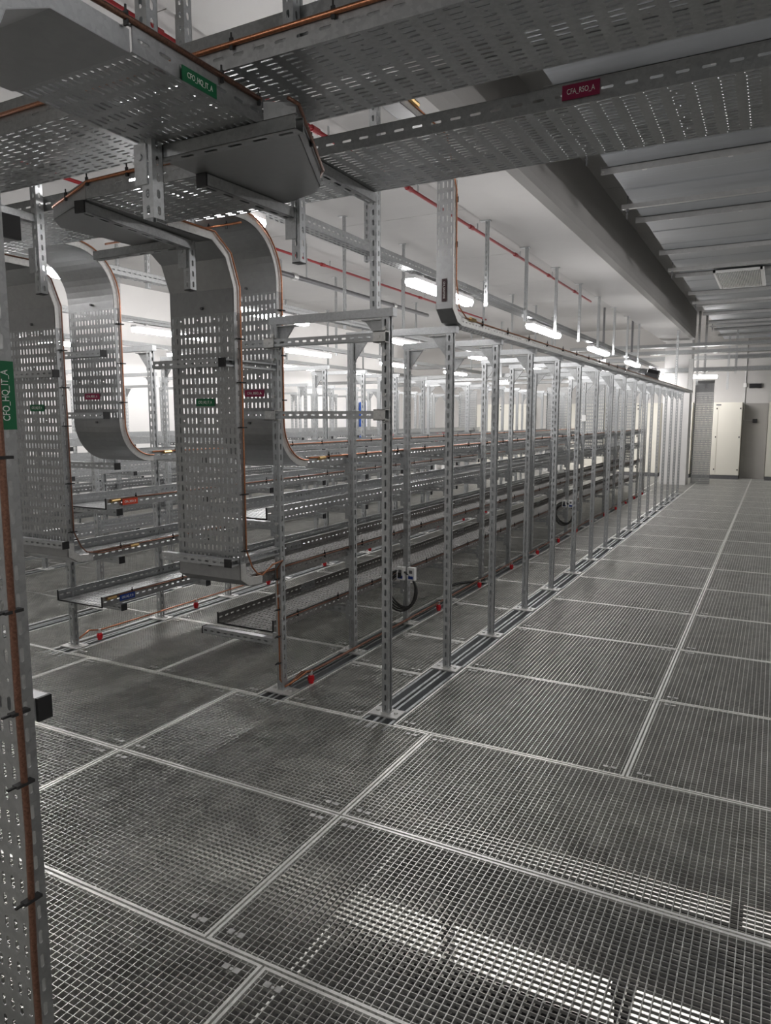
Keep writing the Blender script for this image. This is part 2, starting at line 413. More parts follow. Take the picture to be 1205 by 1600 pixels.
for k in range(4):
    for j, y in enumerate(YS):
        lab = '%s slotted steel post frame from the front in the %s rack row from the right' % (ORD[j], ROWS[k])
        if k == 0 and j == 0: lab = 'front slotted steel post frame of the nearest rack row, with three cross struts'
        if j == YN-1: lab = 'rearmost slotted steel post frame in the %s rack row from the right' % ROWS[k]
        sp_k = RX[k]-LX[k]
        t = thing('rack_frame', lab, 'rack frame', (LX[k], y, 0), 'rack frames of the %s row' % ROWS[k])
        for xx, pm in ((0, POST_L), (sp_k, POST_R)):
            o = link('upright_post', pm, t); o.location = (xx, 0, .008)
            b = link('base_plate', BASEP, o); b.location = (0, 0, -.008)
        o = link('top_strut', STRUT, t); o.location = (0, 0, PH+.009)
        if sp_k != span: o.scale = (sp_k/span, 1, 1)
        o = link('gusset', GUSS, t)
        o2 = link('gusset', GUSS, t); o2.location = (sp_k, 0, 0); o2.rotation_euler = (0, 0, PI)
        for n, z in enumerate(LEV):
            if k == 0:
                if j == 0 and n in (1, 3): continue
                a = link('support_arm', ARM_LM, t); a.location = (-.02, 0, (.32, .675, 1.01, 1.30)[n]-.024); ex = -.57
            else:
                a = link('support_arm', ARM_R, t); a.location = (sp_k+.02, 0, z-.024); ex = ARM_L
            if j < 10:
                c = link('end_cap', CAP, a); c.location = (ex, 0, 0)
                if k < 2:
                    bk = link('arm_bracket', BRK, a); bk.location = (0 if k else 0, 0, 0)
        FRAMES[(k, j)] = t
# front frame of nearest row: two more cross struts and the L shaped arms that hold the near drop tray
t0 = FRAMES[(0, 0)]
long_arm = arm_mesh(.98, 1)
for z in (2.005, 1.615):
    a = link('cross_strut', long_arm, t0); a.location = (-.28, -.043, z)
    c = link('end_cap', CAP, a); c.location = (.98, 0, 0)
    for xx in (.28, .97):
        cl = MB().box((-.034,-.026,-.028),(.034,-.022,.028)).box((-.034,-.026,.024),(.034,.03,.028)).box((-.034,-.026,-.028),(.034,.03,-.024)).tube([(0,-.030,0),(0,-.024,0)], .008, 6).build('clamp', 'plate', a); cl.location = (xx, 0, 0)
for zz in (1.99, 1.66):
    for xx in (0, span):
        for e in (.058, -.07):
            MB().tube([(xx, -.036, zz+e), (xx, -.020, zz+e)], .0095, 8).build('bolt', 'plate', t0)
arm43 = arm_mesh(.42, 1)
armx = arm_mesh(.46, -1)
for z in (1.878, .845):
    a = link('support_arm', arm43, t0); a.rotation_euler = (0, 0, -PI/2); a.location = (-.005, -.022, z)
    c = link('end_cap', CAP, a); c.location = (.424, 0, 0)
    b = link('tray_crossbar', armx, t0); b.location = (-.02, -.425, z)
for zz in (1.0, .93, .66, .58, .8):
    MB().tube([(0, -.032, zz), (0, -.020, zz)], .0095, 8).build('bolt', 'plate', t0)
t1 = FRAMES[(1, 0)]
for z in (1.86, .83):
    spk = RX[1]-LX[1]
    b = link('tray_crossbar', armx, t1); b.location = (spk+.51, -.425, z)
    c = link('end_cap', CAP, b); c.location = (.002, 0, 0)
    a = link('support_arm', arm43, t1); a.rotation_euler = (0, 0, -PI/2); a.location = (spk+.0, -.022, z)
for z in (2.005, 1.615):
    a = link('cross_strut', arm_mesh(.5, 1), t1); a.location = (spk-.02, -.043, z)
    c = link('end_cap', CAP, a); c.location = (.5, 0, 0)

# ------------------------------------------------------------------ perforated cable trays
CELL = .055
def base_perf(m, O, U, V, N, length, width, th=.002, dens=.0287, cell=.053, sl=(.032, .0104)):
    """tray bottom, U along the run, V across"""
    n = max(1, round(length/cell)); cu = [length/n]*n
    nv = max(3, round(width/dens)); cvv = [width/nv]*nv
    def hole(i, j):
        if j == 0 or j == nv-1: return (cell*.68, sl[1])
        if i % 5 == 4 and j % 4 == 2 and nv > 6: return (.009, sl[1]*.9)
        return sl
    m.perf(O, U, V, N, cu, cvv, hole, th)
def rail_perf(m, O, U, V, N, length, h=.065, th=.002, lip=.012, pitch=.055):
    n = max(1, round(length/pitch)); cu = [length/n]*n
    hole = lambda i, j: (pitch*.53, .0088)
    m.perf(O, U, V, N, cu, [h], hole, th)
    O, U, V, N = (np.array(x, float) for x in (O, U, V, N)); a = O+V*h; b = a+U*length
    # rolled lip
    p = [a, b, b+N*lip, a+N*lip]; m.add(p+[x-V*.003 for x in p], [(0,1,2,3),(7,6,5,4),(0,4,5,1),(2,6,7,3),(1,5,6,2),(3,7,4,0)])
RH = .065
_trm = {}
def tray_meshes(L, W, th=.002):
    k = (round(L,3), W)
    if k not in _trm:
        b = MB(); base_perf(b, (0,0,0), (0,1,0), (1,0,0), (0,0,1), L, W)
        r1 = MB(); rail_perf(r1, (0,0,0), (0,1,0), (0,0,1), (1,0,0), L)
        r2 = MB(); rail_perf(r2, (W,0,0), (0,1,0), (0,0,1), (-1,0,0), L)
        _trm[k] = (b.mesh('tray_base', 'galv'), r1.mesh('side_rail', 'galv'), r2.mesh('side_rail', 'galv'))
    return _trm[k]
def tray_parts(t, L, W, loc=(0,0,0), rot=0):
    out = []
    for n, me in zip(('tray_base', 'side_rail', 'side_rail'), tray_meshes(L, W)):
        o = link(n, me, t); o.location = loc; o.rotation_euler = (0,0,rot); out.append(o)
    return out
EDGE = MB().box((0,-.004,-.004),(.43,.003,.004)).box((-.003,-.004,-.004),(.004,.003,RH+.004)).box((.426,-.004,-.004),(.433,.003,RH+.004)).mesh('edge_strip', 'black')
TIE = MB().box((-.006,-.003,-.016),(.006,.003,.016)).box((-.002,-.002,.014),(.002,.002,.030)).mesh('cable_tie', 'tie')
SPL = MB().box((0,-.09,.008),(.003,.09,.058))
for yy in (-.07,-.03,.03,.07): SPL.tube([(.003,yy,.033),(.010,yy,.033)], .007, 6)
SPL = SPL.mesh('splice_plate', 'galv')
W = .43; YE = YS[-1]+.15
lv_name = ['lowest', 'second lowest', 'third lowest', 'topmost']
def cable_run(path, label, group, r=.0055, mat='copper', ties=(), upright=False):
    m = MB()
    P = np.array(path, float)
    tw = .003
    m.tube([tuple(p) for p in P], r, 7)
    o = tag(m.build('earth_cable', mat, None, True), label, 'earth cable', group)
    for (x, y, z) in ties:
        c = link('cable_tie', TIE, o); c.location = (x, y, z)
        if upright and z < 2.36: c.rotation_euler = (PI/2, 0, 0); c.scale = (1.5, 1.1, 1.3)
    return o
TRAYS = {}
for k in range(4):
    for n, z in enumerate(LEV):
        X0 = (-3.03, -2.94)[n % 2] if k == 0 else RX[k]+.035
        if k == 0: z = (.32, .675, 1.01, 1.30)[n]
        ys = {0: [3.42, 3.12, 3.38, 3.66], 1: [3.20, 3.12, 3.27, 3.66]}.get(k, [3.25, 3.25, 3.25, 3.25])[n]
        t = thing('cable_tray', '%s long perforated cable tray of the %s rack row' % (lv_name[n], ROWS[k]), 'cable tray', (X0, ys, z), 'long trays of the %s row' % ROWS[k])
        L = YE-ys
        tp = tray_parts(t, round(L, 2), W)
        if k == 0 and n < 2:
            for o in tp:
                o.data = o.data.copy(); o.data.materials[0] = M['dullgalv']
        if k < 2:
            for yy in (1.0, 4.0, 7.0):
                s_ = link('splice_plate', SPL, t); s_.location = (0, yy, 0)
        if n in (0, 2) and k < 2:
            link('edge_strip', EDGE, t)
        TRAYS[(k, n)] = t
        if k < 2 and not (k == 0 and n == 2):
            xr = X0+W+.006; zc = z+RH-.008
            p = [(xr, ys+.03+ (.0 if n in (0,2) else 0), zc)] + [(xr, yy, zc+random.uniform(-.002,.002)) for yy in np.arange(ys+.5, YE, .6)]
            ties = [(xr, yy, zc) for yy in np.arange(ys+.25, min(YE, ys+8), .48)]
            cable_run(p, '%s earth cable clipped along the %s tray of the %s rack row' % ('orange copper' if n == 3 else 'brown copper', lv_name[n], ROWS[k]), 'earth cables on the rack trays', mat='copper' if n in (3,) else 'copperdull', ties=ties)
for k in (1, 2):
    for n in (0, 1, 2):
        if k == 1 and n != 2: continue
        ys = (7.42 if k == 1 else 3.25); t = thing('cable_tray', '%s perforated cable tray on the left-hand side of the %s rack row' % (lv_name[n], ROWS[k]), 'cable tray', (LX[k]-.035-W, ys, LEV[n]), 'left side trays')
        tray_parts(t, round(YE-ys, 2), W)
        for j, y in enumerate(YS):
            if y < ys: continue
            a = link('support_arm', ARM_LM, FRAMES[(k, j)]); a.location = (-.02, 0, LEV[n]-.024)
# small signs at front ends of the two second row trays
sign(TRAYS[(1,0)], 'CFO_HQ_IT_B', 'blue', (W+.012, .20, .034), (0,1,0), (0,0,1), .13, .040, 'blue sign plate')
sign(TRAYS[(1,2)], 'CFA_RSO_B', 'orange', (W+.012, .19, .034), (0,1,0), (0,0,1), .13, .040, 'orange sign plate')
for (k, n), yy in (((1,0), .07), ((1,2), .07), ((1,1), .36), ((1,3), .16), ((0,3), .16)):
    o = MB().tube([(W+.012, yy-.035, .05), (W+.012, yy+.035, .052)], .011, 8).build('brass_clamp', 'brass', TRAYS[(k,n)])

# drop trays --------------------------------------------------------------
def arc(c, r, a0, a1, n=10):
    return [(c[0]+r*math.cos(a0+(a1-a0)*i/n), c[1]+r*math.sin(a0+(a1-a0)*i/n)) for i in range(n+1)]
RD = .046
def drop_tray(label, x0, prof_top, y, ztop, zbot, prof_bot, signtxt, signmat, signz, signw, words, sx=.53):
    t = thing('drop_tray', label, 'cable tray', (x0, y, 0))
    tr = lambda pr: [(a-y, b) for a, b in pr]
    # plain bends as folded sheets with solid rails; perforated straight between
    for nm, pr in (('upper_bend', prof_top), ('lower_bend', prof_bot)):
        p = tr(pr); mm = MB().sheet(p, 0, W)
        mm.build(nm, 'sheet', t)
        for nm2, x, l in (('bend_rail', 0, .012), ('bend_rail', W, -.012)):
            MB().railstrip(p, x, RD, lip=l).build(nm2, 'plate', t)
    b = MB(); base_perf(b, (0,0,zbot), (0,0,1), (1,0,0), (0,1,0), ztop-zbot, W); b.build('tray_base', 'galv', t)
    for x, nn in ((0, 1), (W, -1)):
        r = MB(); rail_perf(r, (x,0,zbot), (0,0,1), (0,1,0), (nn,0,0), ztop-zbot, RD); r.build('side_rail', 'galv', t)
    for zz in (ztop+.03, zbot-.02):
        MB().tube([(W*.52, -.012, zz), (W*.52, .0, zz)], .008, 6).build('bolt', 'dark', t)
    sign(t, signtxt, signmat, (W*sx, -.004, signz), (1,0,0), (0,0,1), signw, .040, words)
    return t
YA, YA2 = 2.958, 3.385
topA = [(2.52, 2.45), (2.81, 2.45), (2.905, 2.385), (2.958, 2.25), (2.958, 2.13)]
topB = [(2.0, 2.45)]+topA[1:]
botA = [(2.958, .83), (2.958, .745), (3.03, .70), (3.14, .69)]
topA2 = [(3.03, 2.62)] + arc((3.11, 2.345), .275, PI/2, 0, 12) + [(3.385, 2.30)]
botA2 = [(3.385, 1.59)] + arc((3.655, 1.575), .27, PI, 1.5*PI, 12) + [(3.67, 1.305)]
XA, XB, XA2, XB2 = -2.885, -4.235, -2.935, -4.215
d1 = drop_tray('big perforated drop tray with green sign, bolted in front of the nearest rack row', XA, topA, YA, 2.13, .83, botA, 'CFO_HQ_IT_A', 'green', 1.68, .125, 'green sign plate')
d2 = drop_tray('round bend drop tray with crimson sign behind the big green signed drop tray', XA2, topA2, YA2, 2.30, 1.59, botA2, 'CFA_RSO_A', 'crimson', 1.74, .14, 'crimson sign plate', .62)
d3 = drop_tray('perforated drop tray with small green sign, in front of the second rack row', XB, topB, YA, 2.13, .83, botA, 'CFO_HQ_IT_A', 'green', 1.66, .125, 'green sign plate')
d4 = drop_tray('perforated drop tray with crimson sign and round bends in front of the second rack row', XB2, topA2, YA2, 2.30, 1.59, botA2, 'CFA_RSO_A', 'crimson', 1.74, .14, 'crimson sign plate', .45)
def off(pr, h): 
    p = np.array(pr, float); return [tuple(x) for x in p+pnorm(p)*h]
for xx, x2, nm in ((XA, XA2, 'nearest'), (XB, XB2, 'second')):
    xr = xx+W+.008; xs = x2+W+.008
    p = off(topA, RD-.004)+[(YA+RD-.004, 1.5), (YA+RD-.003, .9)]
    tail = [(YA+.09, .80), (YA+.13, .76)]
    path = [(xr, a, b) for a, b in p+tail]
    if nm == 'nearest':
        path += [(xr+.01, 3.12, .745), (xr+.02, 3.20, .79), (xr+.03, 3.28, .80), (LX[0]-.0, 3.31, .74), (LX[0]+.002, 3.313, .5), (LX[0]+.004, 3.313, .08), (LX[0]+.02, 3.34, .03)]
    else: path += [(xr, 3.2, .735), (xr, 3.5, .74)]
    ties = [(xr, YA+RD-.004, z) for z in (2.0, 1.78, 1.55, 1.2, .9)]
    if nm == 'nearest': ties += [(LX[0]+.002, 3.313, z) for z in (.68, .5, .34, .18)]
    # smooth
    cable_run(path, 'copper earth cable down the edge of the green signed drop tray of the %s row' % nm, 'drop tray earth cables', .0045, 'copper' if nm == 'nearest' else 'copperdull', ties, True)
    p = off(topA2, RD-.004)+[(YA2+RD-.004, 1.9)]+off(botA2, RD-.004)
    cable_run([(xs, a, b) for a, b in p], 'copper earth cable round the edge of the crimson signed drop tray of the %s row' % nm, 'drop tray earth cables', .0045, 'copper', [(xs, YA2+RD-.004, z) for z in (2.2, 1.95, 1.7)], True)

# overhead trays ------------------------------------------------------------
def overhead(label, loc, L, rot, Wd, base_name='tray_base', h=.075):
    """tray with its run along local +y, width along local +x"""
    t = thing('overhead_tray', label, 'cable tray', loc, None, rot)
    b = MB(); base_perf(b, (0,0,0), (0,1,0), (1,0,0), (0,0,1), L, Wd, dens=.0258, cell=.072, sl=(.040, .0100)); b.build('tray_base', 'galv', t)
    for x, nn in ((0,1),(Wd,-1)):
        r = MB(); rail_perf(r, (x,0,0), (0,1,0), (0,0,1), (nn,0,0), L, h, lip=.016, pitch=.075); r.build('side_rail', 'galv', t)
    return t
# trays along X: local +y -> world -x when rot = +90deg ; local +x -> world +y
R90 = PI/2
T1 = overhead('broad perforated overhead tray with copper cable crossing the top of the view', (2.5, 1.80, 2.62), 7.0, R90, .44, h=.068)
T2 = overhead('long perforated overhead tray with crimson sign, crossing under the upper right ceiling', (2.5, 2.53, 2.62), 8.2, R90, .50, h=.07)
sign(T2, 'CFA_RSO_A', 'crimson', (-.004, 2.5+.63, .040), (0,-1,0), (0,0,1), .122, .046, 'crimson sign plate')
T4 = overhead('upper slotted tray seen above the copper edged overhead tray', (2.5, 2.17, 2.86), 8.0, R90, .30, h=.10)
T0 = overhead('perforated overhead tray with green sign running away from the viewer at top left', (-1.815, 1.33, 2.45), .49, 0, .43, h=.066)
sign(T0, 'CFO_HQ_IT_A', 'green', (.434, 1.55-1.33, .016), (0,1,0), (0,0,1), .128, .037, 'green sign plate')
T3 = overhead('short perforated overhead tray between the two plain corner sheets', (-1.85, 2.065, 2.45), .585, R90, .42, h=.066)
T5 = overhead('perforated overhead tray feeding the drop tray of the second row at the left edge', (XB, .6, 2.45), 1.4, 0, W, h=.066)
# plain corner pieces
def corner(label, poly, z, rails, h=.07):
    t = thing('tray_corner', label, 'tray corner', (poly[0][0], poly[0][1], z))
    pl = [(a-poly[0][0], b-poly[0][1]) for a, b in poly]
    MB().prism(pl, 2, 0, .0025).build('corner_sheet', 'sheet', t)
    for i in rails:
        a = np.array(pl[i]); b = np.array(pl[(i+1) % len(pl)]); d = (b-a)/np.linalg.norm(b-a); n_ = np.array([-d[1], d[0]])*.0025; 
        p = [(*a,0),(*b,0),(*(b+n_),0),(*(a+n_),0),(*a,h),(*b,h),(*(b+n_),h),(*(a+n_),h)]
        MB().hexa(p).build('corner_rail', 'galv', t)
    return t
c1 = corner('plain sheet tray corner with a cut edge, under the crossing trays left of centre', [(-1.85, 1.822), (-1.815, 1.822), (-1.382, 1.822), (-1.30, 1.87), (-1.54, 2.363), (-1.60, 2.42), (-1.80, 2.485), (-1.85, 2.485), (-1.85, 2.065)], 2.447, [2, 3, 4, 5])
c2 = corner('plain sheet tray corner above the big drop tray, cut edge towards the left', [(-2.437, 2.065), (-2.437, 2.49), (-2.455, 2.519), (-2.885, 2.519), (-2.885, 2.30), (-2.80, 2.20)], 2.447, [3, 4, 5])
# bend at the near end of T0 that comes up from the foreground riser
XR0 = -1.82
t = thing('riser_tray', 'tall vertical perforated tray cut off by the left edge of the view, with green sign', 'cable tray', (XR0, .972, 0))
topR = [(0, 2.24), (0, 2.32), (.035, 2.40), (.139, 2.45), (.354, 2.45)]
# climbing then leaning over to +y : inner face of the tray looks up and away
pr = [(a, b) for a, b in reversed(topR)]
Wr = .43
MB().sheet(pr, 0, Wr).build('upper_bend', 'sheet', t)
for x, l in ((0,.012),(Wr,-.012)): MB().railstrip([(a, b) for a, b in topR], x, .05, lip=l).build('bend_rail', 'galv', t)
b = MB(); base_perf(b, (0,0,-.6), (0,0,1), (1,0,0), (0,-1,0), 2.86, Wr, dens=.0335, cell=.055, sl=(.032, .0125)); b.build('tray_base', 'galv', t)
for x, nn in ((0,1),(Wr,-1)):
    r = MB(); rail_perf(r, (x,0,-.6), (0,0,1), (0,-1,0), (nn,0,0), 2.86, .040, pitch=.06); r.build('side_rail', 'galv', t)
sign(t, 'CFO_HQ_IT_A', 'green', (Wr+.003, -.022, 1.645), (0,0,1), (0,-1,0), .138, .042, 'green sign plate, text reading upwards')
xr = XR0+Wr+.008
yc = .931
cable_run([(xr, yc, -.4), (xr, yc-.004, .4), (xr, yc+.003, .7), (xr+.004, yc-.003, 1.0), (xr, yc, 1.5), (xr, yc, 1.9), (xr, yc, 2.2), (xr, yc+.01, 2.34), (xr, .99, 2.44), (xr, 1.10, 2.512), (xr, 1.34, 2.518), (xr, 1.81, 2.518)],
          'thick copper earth cable tied to the foreground riser at left edge', 'riser earth cables', .0075, 'copperdull', [(xr, yc, z) for z in (.55, .82, .98, 1.2, 1.52)]+[(xr, y, 2.515) for y in (1.31, 1.64, 1.80)], True)
# its arm with black cap
t = thing('capped_arm', 'steel arm with black end cap, just beside the foreground riser', 'support arm', (-2.250, 1.012, .955))
arm = MB().box((0,-.017,-.026),(.835,.017,.026)).build('arm', 'post', t); c = link('end_cap', CAP, t); c.location = (.838, 0, 0); c.scale = (1,.80,1.2)
t = thing('capped_arm', 'steel arm with big black end cap, high at the left edge of the view', 'support arm', (-2.25, 1.012, 1.992))
arm = MB().box((0,-.02,-.023),(.825,.02,.023)).build('arm', 'post', t); c = link('end_cap', CAP, t); c.location = (.828, 0, 0); c.scale = (1,.92,1.06)

# copper on T1, T3, T2-left
cable_run([(2.4, 1.792, 2.682), (0, 1.792, 2.684), (-1.5, 1.792, 2.682), (-3.4, 1.792, 2.682)], 'bright copper cable along the broad overhead tray at the top', 'overhead earth cables', .0075, 'copper', [(x, 1.792, 2.682) for x in (-1.47, -1.12, -.8, -.4, -2.65)])
cable_run([(-1.84, 2.058, 2.51), (-2.15, 2.058, 2.513), (-2.42, 2.06, 2.51), (-2.47, 2.07, 2.50), (-2.80, 2.20, 2.50), (-2.88, 2.29, 2.50)], 'copper cable along the short overhead tray between the corner sheets', 'overhead earth cables', .006, 'copper', [(-1.92, 2.058, 2.51), (-2.2, 2.058, 2.512), (-2.42, 2.06, 2.51), (-2.63, 2.13, 2.50)])
cable_run([(-2.50, 3.09, 2.60), (-2.9, 3.09, 2.60), (-3.5, 3.09, 2.60)], 'copper cable under the long overhead tray above the round bends', 'overhead earth cables', .006, 'copper', [(-2.6, 3.09, 2.595), (-2.72, 3.09, 2.595)])
cable_run([(-1.30, 1.83, 2.515), (-1.29, 1.87, 2.51), (-1.53, 2.37, 2.505), (-1.58, 2.42, 2.50)], 'short copper cable on the cut edge of the corner sheet', 'overhead earth cables', .006, 'copperdull', [(-1.42, 2.13, 2.51)])

# slim tray riser and run on top of nearest row
t = thing('slim_tray', 'slim perforated tray dropping from overhead and running along the top of the nearest row', 'cable tray', (-1.815, 0, 0))
ws = .105; zt = PH+.052
prR = [(3.20, 3.10), (3.88, 3.10)] 
yv = 4.02
pr = [(3.30, 3.12), (3.86, 3.12), (3.97, 3.07), (4.02, 2.96)]
MB().sheet(pr, 0, ws).build('upper_bend', 'sheet', t)
for x, l in ((0,.008),(ws,-.008)): MB().railstrip(pr, x, .05, lip=l).build('bend_rail', 'plate', t)
MB().box((0,yv,2.28),(ws,yv+.002,2.52)).build('plain_plate', 'sheet', t)
b = MB(); base_perf(b, (0,yv,2.52), (0,0,1), (1,0,0), (0,1,0), .44, ws, dens=.026, cell=.063, sl=(.034, .007)); b.build('tray_base', 'sheet', t)
for x, nn in ((0,1),(ws,-1)):
    r = MB(); rail_perf(r, (x,yv,2.28), (0,0,1), (0,1,0), (nn,0,0), .68, .05); r.build('side_rail', 'plate', t)
pr = [(yv, 2.28), (yv, 2.235), (4.10, zt+.012), (4.16, zt)]
MB().sheet(pr, 0, ws).build('lower_bend', 'sheet', t)
for x, l in ((0,.008),(ws,-.008)): MB().railstrip(pr, x, .05, lip=l).build('bend_rail', 'plate', t)
LT = YE+1.2-4.16
b = MB(); base_perf(b, (0,4.16,zt), (0,1,0), (1,0,0), (0,0,1), LT, ws, dens=.026); b.build('tray_base', 'galv', t)
for x, nn in ((0,1),(ws,-1)):
    r = MB(); rail_perf(r, (x,4.16,zt), (0,1,0), (0,0,1), (nn,0,0), LT, .05); r.build('side_rail', 'plate', t)
sign(t, 'CFA_SAUVONS', 'darksign', (ws*.5, yv-.002, 2.34), (0,0,-1), (1,0,0), .13, .030, 'dark sign plate, text reading downwards')
xr = -1.815+ws+.006
cable_run([(xr, 3.4, 3.16), (xr, 3.9, 3.15), (xr, 4.05, 2.9), (xr, 4.06, 2.4), (xr+.003, 4.10, 2.25), (xr, 4.22, zt+.05), (xr, 4.5, zt+.045), (xr, 9, zt+.047), (xr, 16.4, zt+.047)], 'thin copper cable on the slim tray along the top of the nearest row', 'slim tray earth cable', .004, 'copper', [(xr, 4.06, 2.85), (xr, 4.06, 2.6)]+[(xr, y, zt+.045) for y in np.arange(4.5, 10, .5)])
MB().tube([(ws+.008, 3.42, 3.17), (ws+.008, 3.52, 3.17)], .014, 8).build('brass_clamp', 'brass', t)
MB().tube([(ws+.008, 4.28, zt+.05), (ws+.008, 4.36, zt+.05)], .012, 8).build('brass_clamp', 'brass', t)

# ------------------------------------------------------------------ hangers (slotted drop posts from the ceiling) and their arms
def hanger_mesh(L, w=PW):
    m = MB(); n = max(2, round(L/.05)); cv = [L/n]*n; d = 2*w
    hole = lambda i, j: (w*.62, .027)
    m.perf((-w,-w,0), (1,0,0), (0,0,1), (0,1,0), [d], cv, hole)
    m.perf((w,-w,0), (0,1,0), (0,0,1), (-1,0,0), [d], cv, hole)
    m.perf((-w,-w,0), (0,1,0), (0,0,1), (1,0,0), [d], cv, hole)
    m.box((-w, w-.002, 0), (-w+.011, w, L)); m.box((w-.011, w-.002, 0), (w, w, L))
    return m.mesh('hanger_post', 'post')
_hm = {}
def hanger(x, y, z, label, top=ZC, foot=True, w=PW, group=None, cap=False):
    L = round(top-z, 2); k = (L, w)
    if k not in _hm:
        _hm[k] = (hanger_mesh(L, w), MB().box((-.07,-.03,L-.006), (.03,.03,L)).mesh('top_plate', 'post'))
    t = thing('ceiling_hanger', label, 'hanger', (x, y, z), group)
    link('hanger_post', _hm[k][0], t)
    if foot: link('top_plate', _hm[k][1], t)
    if cap: MB().box((-w,-w,-.004), (w,w,0)).build('end_cap', 'black', t)
    return t
def bracket(t, z, dx=0):
    MB().box((-.045+dx,-.030,z-.06), (.005+dx,-.024,z+.06)).tube([(-.02+dx,-.036,z+.02), (-.02+dx,-.028,z+.02)], .011, 8).build('bracket', 'post', t)
h = hanger(-1.765, 1.755, 2.217, 'heavy ceiling hanger post at the left end of the cross arm, bolt on its side', w=.023); bracket(h, .16)
h = hanger(-1.775, 2.56, 2.233, 'slotted ceiling hanger post at the far end of the arm under the corner sheet', cap=True); bracket(h, .15)
h = hanger(-2.565, 2.77, 2.219, 'slotted ceiling hanger post in front of the big drop tray bend', cap=True); bracket(h, .16)
h = hanger(-3.30, 2.50, 2.218, 'slotted ceiling hanger post above the drop trays of the second row', cap=True); bracket(h, .16)
hanger(-1.86, 3.36, PH+.055, 'thick slotted post rising from the front strut to the ceiling')
hanger(-1.50, 2.14, 2.69, 'short ceiling hanger at the top beside the copper edged overhead tray'); 
hanger(-2.09, 2.27, 2.53, 'ceiling hanger at top left between the crossing trays')
def arm_thing(label, a, b, wid=.041, capA=False):
    a, b = Vector(a), Vector(b); L = (b-a).length; ang = math.atan2(b.y-a.y, b.x-a.x)
    t = thing('support_arm_channel', label, 'support arm', a, None, ang)
    n = max(2, round(L/.09)); m = MB()
    hw = wid/2
    m.perf((0,-hw,0), (1,0,0), (0,1,0), (0,0,1), [L/n]*n, [wid], lambda i, j: (.05, .012))
    m.box((0,-hw,.002),(L,-hw+.0025,wid)); m.box((0,hw-.0025,.002),(L,hw,wid)); m.box((0,-hw,wid-.002),(L,-hw+.011,wid)); m.box((0,hw-.011,wid-.002),(L,hw,wid))
    m.build('arm', 'galv', t)
    if capA: c = link('end_cap', CAP, t); c.location = (-.004, 0, wid/2); c.scale = (1, 1.05, 1.05)
    return t
arm_thing('bare cross arm under the far end of the green signed overhead tray', (-1.80, 1.80, 2.404), (-1.24, 1.80, 2.404))
arm_thing('black capped arm under the plain corner sheet', (-1.825, 2.05, 2.404), (-1.795, 2.56, 2.404), capA=True)
arm_thing('black capped arm below the short tray, reaching to the drop tray hanger', (-2.474, 2.07, 2.404), (-2.553, 2.745, 2.404), capA=True)
arm_thing('cross arm behind the hanger above the big drop tray', (-3.14, 2.71, 2.403), (-2.57, 2.71, 2.403))
arm_thing('arm under the left end of the crimson signed overhead tray', (-1.69, 2.52, 2.577), (-1.70, 3.04, 2.577))
arm_thing('arm at the left edge below the overhead trays', (-3.32, 2.0, 2.56), (-3.32, 2.5, 2.56))

# ceiling hanger rows that carry the lamp trunking
LXS = [-2.62, -4.80, -6.95, -9.2]
hn = 0
for k, lx in enumerate(LXS):
    for j in range(9):
        y = 4.7 + 1.62*j if k else 6.58 + 1.2*j
        if k == 0 and j > 7: continue
        top = ZC if k else bz
        x = lx - .03 if k else -2.46
        hanger(x, y, 2.70 if k else 2.63, '%s ceiling hanger from the front along the %s' % (ORD[j], ['beam side lamp line' , 'second lamp line from the beam', 'third lamp line from the beam', 'lamp line nearest the left wall'][k]), top, True, .016, 'hangers along the lamp lines')
hanger(-2.66, 4.7, 2.71, 'single ceiling hanger in front of the red pipe behind the overhead trays', ZC, True, .02)
for k, lx in enumerate(LXS):
    nm = ['along the concrete beam', 'second from the beam', 'third from the beam', 'nearest the left wall'][k]
    t = thing('lamp_trunking', 'slotted trunking that carries the lamp line %s' % nm, 'trunking', (lx-.05, 2.2, 2.745), 'lamp trunking')
    tray_parts(t, 16.5, .10)
    for j in range(6):
        y = 2.15 + 3.15*j
        if k: y += [0, .5, 1.2, .9][k]
        t = thing('batten_lamp', '%s lit batten lamp from the front in the lamp line %s' % (ORD[j], nm), 'lamp', (lx, y, 2.66), 'batten lamps')
        MB().box((-.045, 0, .03), (.045, 1.25, .06)).build('housing', 'lampbody', t)
        if k == 0 and j == 0: t.location.y = 2.5; t.scale = (1, .72, 1)
        diffuser(MB(), 1.25, 1).build('diffuser', 'tube', t)
        for yy in (.2, 1.05): MB().box((-.02, yy-.015, .06), (.02, yy+.015, .086)).build('mount', 'lampbody', t)

# red sprinkler pipes
for x, a, b, l in ((-3.5, 1.0, 15.4, 'red sprinkler pipe under the ceiling left of the concrete beam'), (-6.35, 2, 17.0, 'red sprinkler pipe further left under the ceiling')):
    t = thing('sprinkler_pipe', l, 'pipe', (x, a, 3.95), 'red pipes'); L = b-a
    MB().tube([(0,0,0),(0,L,0)], .019, 10).build('pipe', 'red', t, True)
    for y in np.arange(.8, L, 1.75):
        MB().tube([(0,y-.05,0),(0,y+.05,0)], .028, 10).build('coupling', 'red', t)
        MB().box((-.006,y+.2,.0),(.006,y+.215,.094)).build('pipe_clip', 'post', t)
t = thing('grey_pipe', 'plain grey pipe slanting under the ceiling behind the front strut', 'pipe', (-6.05, 5.0, 3.55)); MB().tube([(0,0,0),(0,8,0)], .035, 10).build('pipe', 'dark', t, True)
for y in (.6, 3.6, 6.6): MB().tube([(0,y-.05,0),(0,y+.05,0)], .05, 10).build('coupling', 'alut', t); MB().box((-.008,y+.3,.0),(.008,y+.32,.5)).build('pipe_clip', 'post', t)

